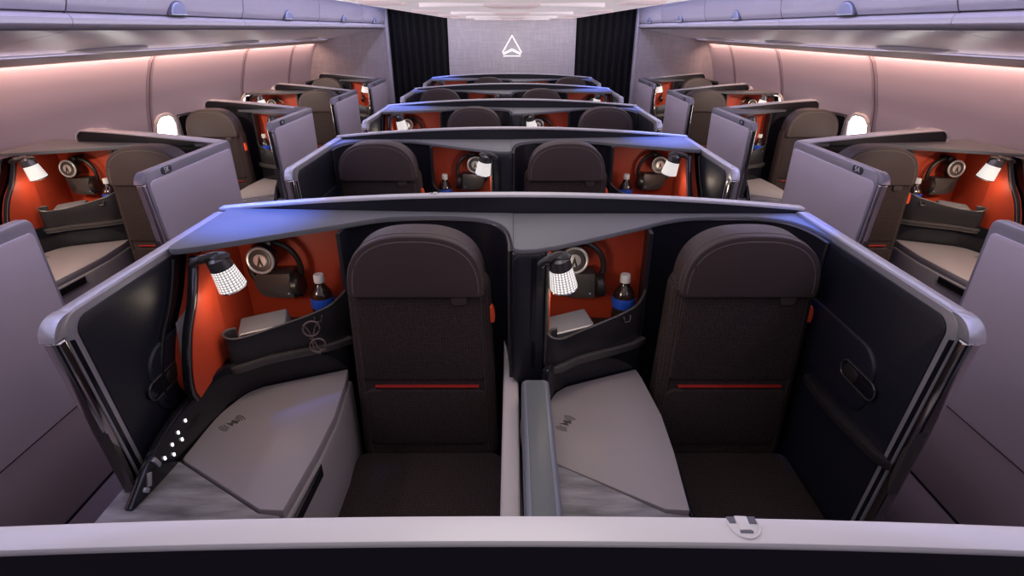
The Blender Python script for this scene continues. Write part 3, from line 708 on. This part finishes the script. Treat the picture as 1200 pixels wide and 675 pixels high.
def ceil(b):
    prof = [(-1.54, 2.09), (-1.20, 2.02), (-.84, 1.937), (-.82, 1.925), (-.45, 1.908), (0, 1.895), (.45, 1.908), (.82, 1.925), (.84, 1.937), (1.20, 2.02), (1.54, 2.09)]
    b.prism(prof + [(1.54, 2.3), (-1.54, 2.3)], 'y', YA, YE + .15)
struct('ceiling', ceil, 'ceiling')
struct('trim_60', lambda b: b.prism([(-.83, 1.919), (-.45, 1.903), (0, 1.890), (.45, 1.903), (.83, 1.919), (.83, 1.935), (-.83, 1.935)], 'y', YA, YE + .06, .002), 'ceiling_added_glow', 'ceiling panel with added glow along the centre line')  # added glowing sheet that brightens the middle of the ceiling
mat('ceiling_inset', (0.66, 0.55, 0.57), 0.4, emit=(1.0, .78, .82), estr=.33)  # insets and vent slots get added emission to match the ceiling
for i, y in enumerate((2.75, 4.15, 5.55, 6.75)):
    t = thing('ceiling_panel', f'rounded ceiling panel on the centre line, {["nearest", "second", "third", "farthest"][i]}', 'ceiling panel', (0, y, 1.891), 'ceiling panels')
    part('lens_panel', 'l', 1, lambda b: b.prism([(-.42, 0), (-.30, -.10), (-.12, -.16), (.12, -.16), (.30, -.10), (.42, 0), (.30, .10), (.12, .16), (-.12, .16), (-.30, .10)], 'z', -.006, .014, .003), 'ceiling_added_glow', t)
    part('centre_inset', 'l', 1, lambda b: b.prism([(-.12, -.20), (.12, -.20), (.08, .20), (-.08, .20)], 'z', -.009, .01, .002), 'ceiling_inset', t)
    for q in (-1, 1):
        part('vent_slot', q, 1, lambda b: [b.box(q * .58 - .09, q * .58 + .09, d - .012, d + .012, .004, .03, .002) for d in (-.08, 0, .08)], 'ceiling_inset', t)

struct('floor', lambda b: b.box(-2.6, 2.6, YA, 9.2, -.04, 0), 'carpet')
# forward bulkhead: middle panel with the sign, side partitions, dark curtains over the aisles
struct('wall_front', lambda b: b.box(-.80, .80, 7.48, 7.55, 0, 1.95), 'weave_wall')
struct('wall_far', lambda b: b.box(-2.6, 2.6, 9.1, 9.15, 0, 2.3), 'curtain')
for s in (-1, 1):
    struct('wall_front_left' if s < 0 else 'wall_front_right', lambda b: b.box(min(s * 1.56, s * 2.64), max(s * 1.56, s * 2.64), 7.40, 7.46, 0, 2.1), 'weave_wall')
    struct('trim_9' if s < 0 else 'trim_10', lambda b: b.box(min(s * 1.53, s * 1.565), max(s * 1.53, s * 1.565), 7.385, 7.47, 0, 2.1, .004), 'bin')
    def cur(b):
        n = 90; rows = []
        for z in (0.02, .5, 1.0, 1.4, 1.7, 1.9, 2.085):
            rows.append([(s * (.79 + .75 * i / n), 7.50 + .030 * sin(i / n * 2 * pi * 8.5) * (1 - .25 * z / 2), z) for i in range(n + 1)])
        b.grid(rows)
    o = part('aisle_curtain', s, 1, cur, 'curtain')
    tag(o, f'near-black pleated curtain closing the {"left" if s < 0 else "right"} aisle beside the lit sign wall', 'curtain', 'aisle curtains')
# lit triangular emblem
t = thing('lit_emblem', 'glowing white triangular emblem on the far partition wall', 'wall sign', (0, 7.4768, 1.497))
W_, A_ = .119, .222
def tri(b):
    for p, q, r in (((-W_, .03), (0, A_), .0036), ((W_, .03), (0, A_), .0036)):
        b.tube([(p[0], 0, p[1]), (q[0], 0, q[1])], r, 8)
part('outline', 't', 1, tri, 'sign_glow', t)
part('chevron', 't', 1, lambda b: b.prism([(-W_ + .006, .016), (0, .070), (W_ - .006, .016), (W_ - .014, .004), (0, .048), (-W_ + .014, .004)], 'y', -.006, .006), 'sign_glow', t)
part('base_line', 't', 1, lambda b: b.tube([(-W_ + .01, 0, -.014), (W_ - .01, 0, -.014)], .003, 8), 'sign_glow', t)

# ------------------------------------------------------------------ light
def area(name, loc, rot, sx, sy, e, col, spread=None):
    l = bpy.data.lights.new(name, 'AREA'); l.shape = 'RECTANGLE'; l.size = sx; l.size_y = sy; l.energy = e; l.color = col
    if spread: l.spread = radians(spread)
    o = bpy.data.objects.new(name, l); C.objects.link(o); o.location = loc; o.rotation_euler = rot
    return o
Lc = YE - .2 - YA; Ym = (YA + YE) / 2
for s in (-1, 1):
    # peach wash down the side walls from the slot under the bins
    area('cove_lamp', (s * 2.402, Ym, 1.627), (0, radians(s * -22), 0), .03, Lc, 15.5, (1.0, .58, .44))
    # blue-violet wash from the top of the bins over the aisles
    area('aisle_lamp', (s * 1.38, Ym, 2.03), (0, radians(s * 6), 0), .05, Lc, 13, (.64, .60, 1.0))
    # lilac wash from the lip of the bins across the ceiling and the bins opposite
    area('bin_lip_lamp', (s * 1.552, Ym, 1.79), (0, radians(s * 106), 0), .03, Lc, 11, (.90, .84, 1.0))
    # small blue accent spots in the ceiling above the outer shelves of the middle rows
    for k in range(1, 6):
        wide = (s < 0) == bool(k % 2)            # console next to this door
        sp = bpy.data.lights.new('accent_lamp', 'SPOT'); sp.energy = 52 if wide else 42; sp.color = (.045, .16, 1.0); sp.spot_size = radians(50 if wide else 25); sp.spot_blend = .9; sp.shadow_soft_size = .02
        o = bpy.data.objects.new('accent_lamp', sp); C.objects.link(o); o.location = (s * (.86 if wide else .915), CEN_Y[k] - (.06 if wide else .13), 1.895)
    # added lilac fill at the groove, brightens the undersides of the bins
    area('groove_fill', (s * 2.262, Ym, 1.664), (0, radians(s * 96), 0), .02, Lc, 2.2, (.86, .74, 1.0))
    # reading lamps in the service pods, aimed at the window seats
    for k in range(1, 5):
        sp = bpy.data.lights.new('pod_lamp', 'SPOT'); sp.energy = 34; sp.color = (1.0, .84, .66); sp.spot_size = radians(52); sp.spot_blend = .5; sp.shadow_soft_size = .03
        o = bpy.data.objects.new('pod_lamp', sp); C.objects.link(o); p = Vector((s * 2.05, SIDE_Y[k] - 1.28, 1.66)); o.location = p
        q = Vector((s * 2.0, SIDE_Y[k] - .30, .85)); o.rotation_euler = (q - p).to_track_quat('-Z', 'Y').to_euler()
area('centre_lamp', (0, Ym, 1.876), (0, 0, 0), .4, Lc, 7, (1.0, .90, .84), 130)
area('sign_wall_fill', (0, 7.1, 1.88), (radians(40), 0, 0), 2.2, .06, 2.6, (.92, .85, 1.0))  # added fill that brightens the sign wall, no fitting modelled

w = bpy.data.worlds.new('cabin_ambient'); w.use_nodes = True
w.node_tree.nodes['Background'].inputs[0].default_value = (.62, .58, .75, 1); w.node_tree.nodes['Background'].inputs[1].default_value = .08
bpy.context.scene.world = w

# ------------------------------------------------------------------ camera
cd = bpy.data.cameras.new('camera'); cd.sensor_width = 36; cd.lens = 635 / 1200 * 36; cd.clip_start = .02
co = bpy.data.objects.new('camera', cd); C.objects.link(co); co.location = (0, 0, H); co.rotation_euler = (radians(90 - 25.6), 0, 0)
sc = bpy.context.scene; sc.camera = co
sc.view_settings.view_transform = 'Standard'; sc.view_settings.look = 'None'; sc.view_settings.gamma = 1; sc.view_settings.exposure = 0
sc.view_settings.use_curve_mapping = False
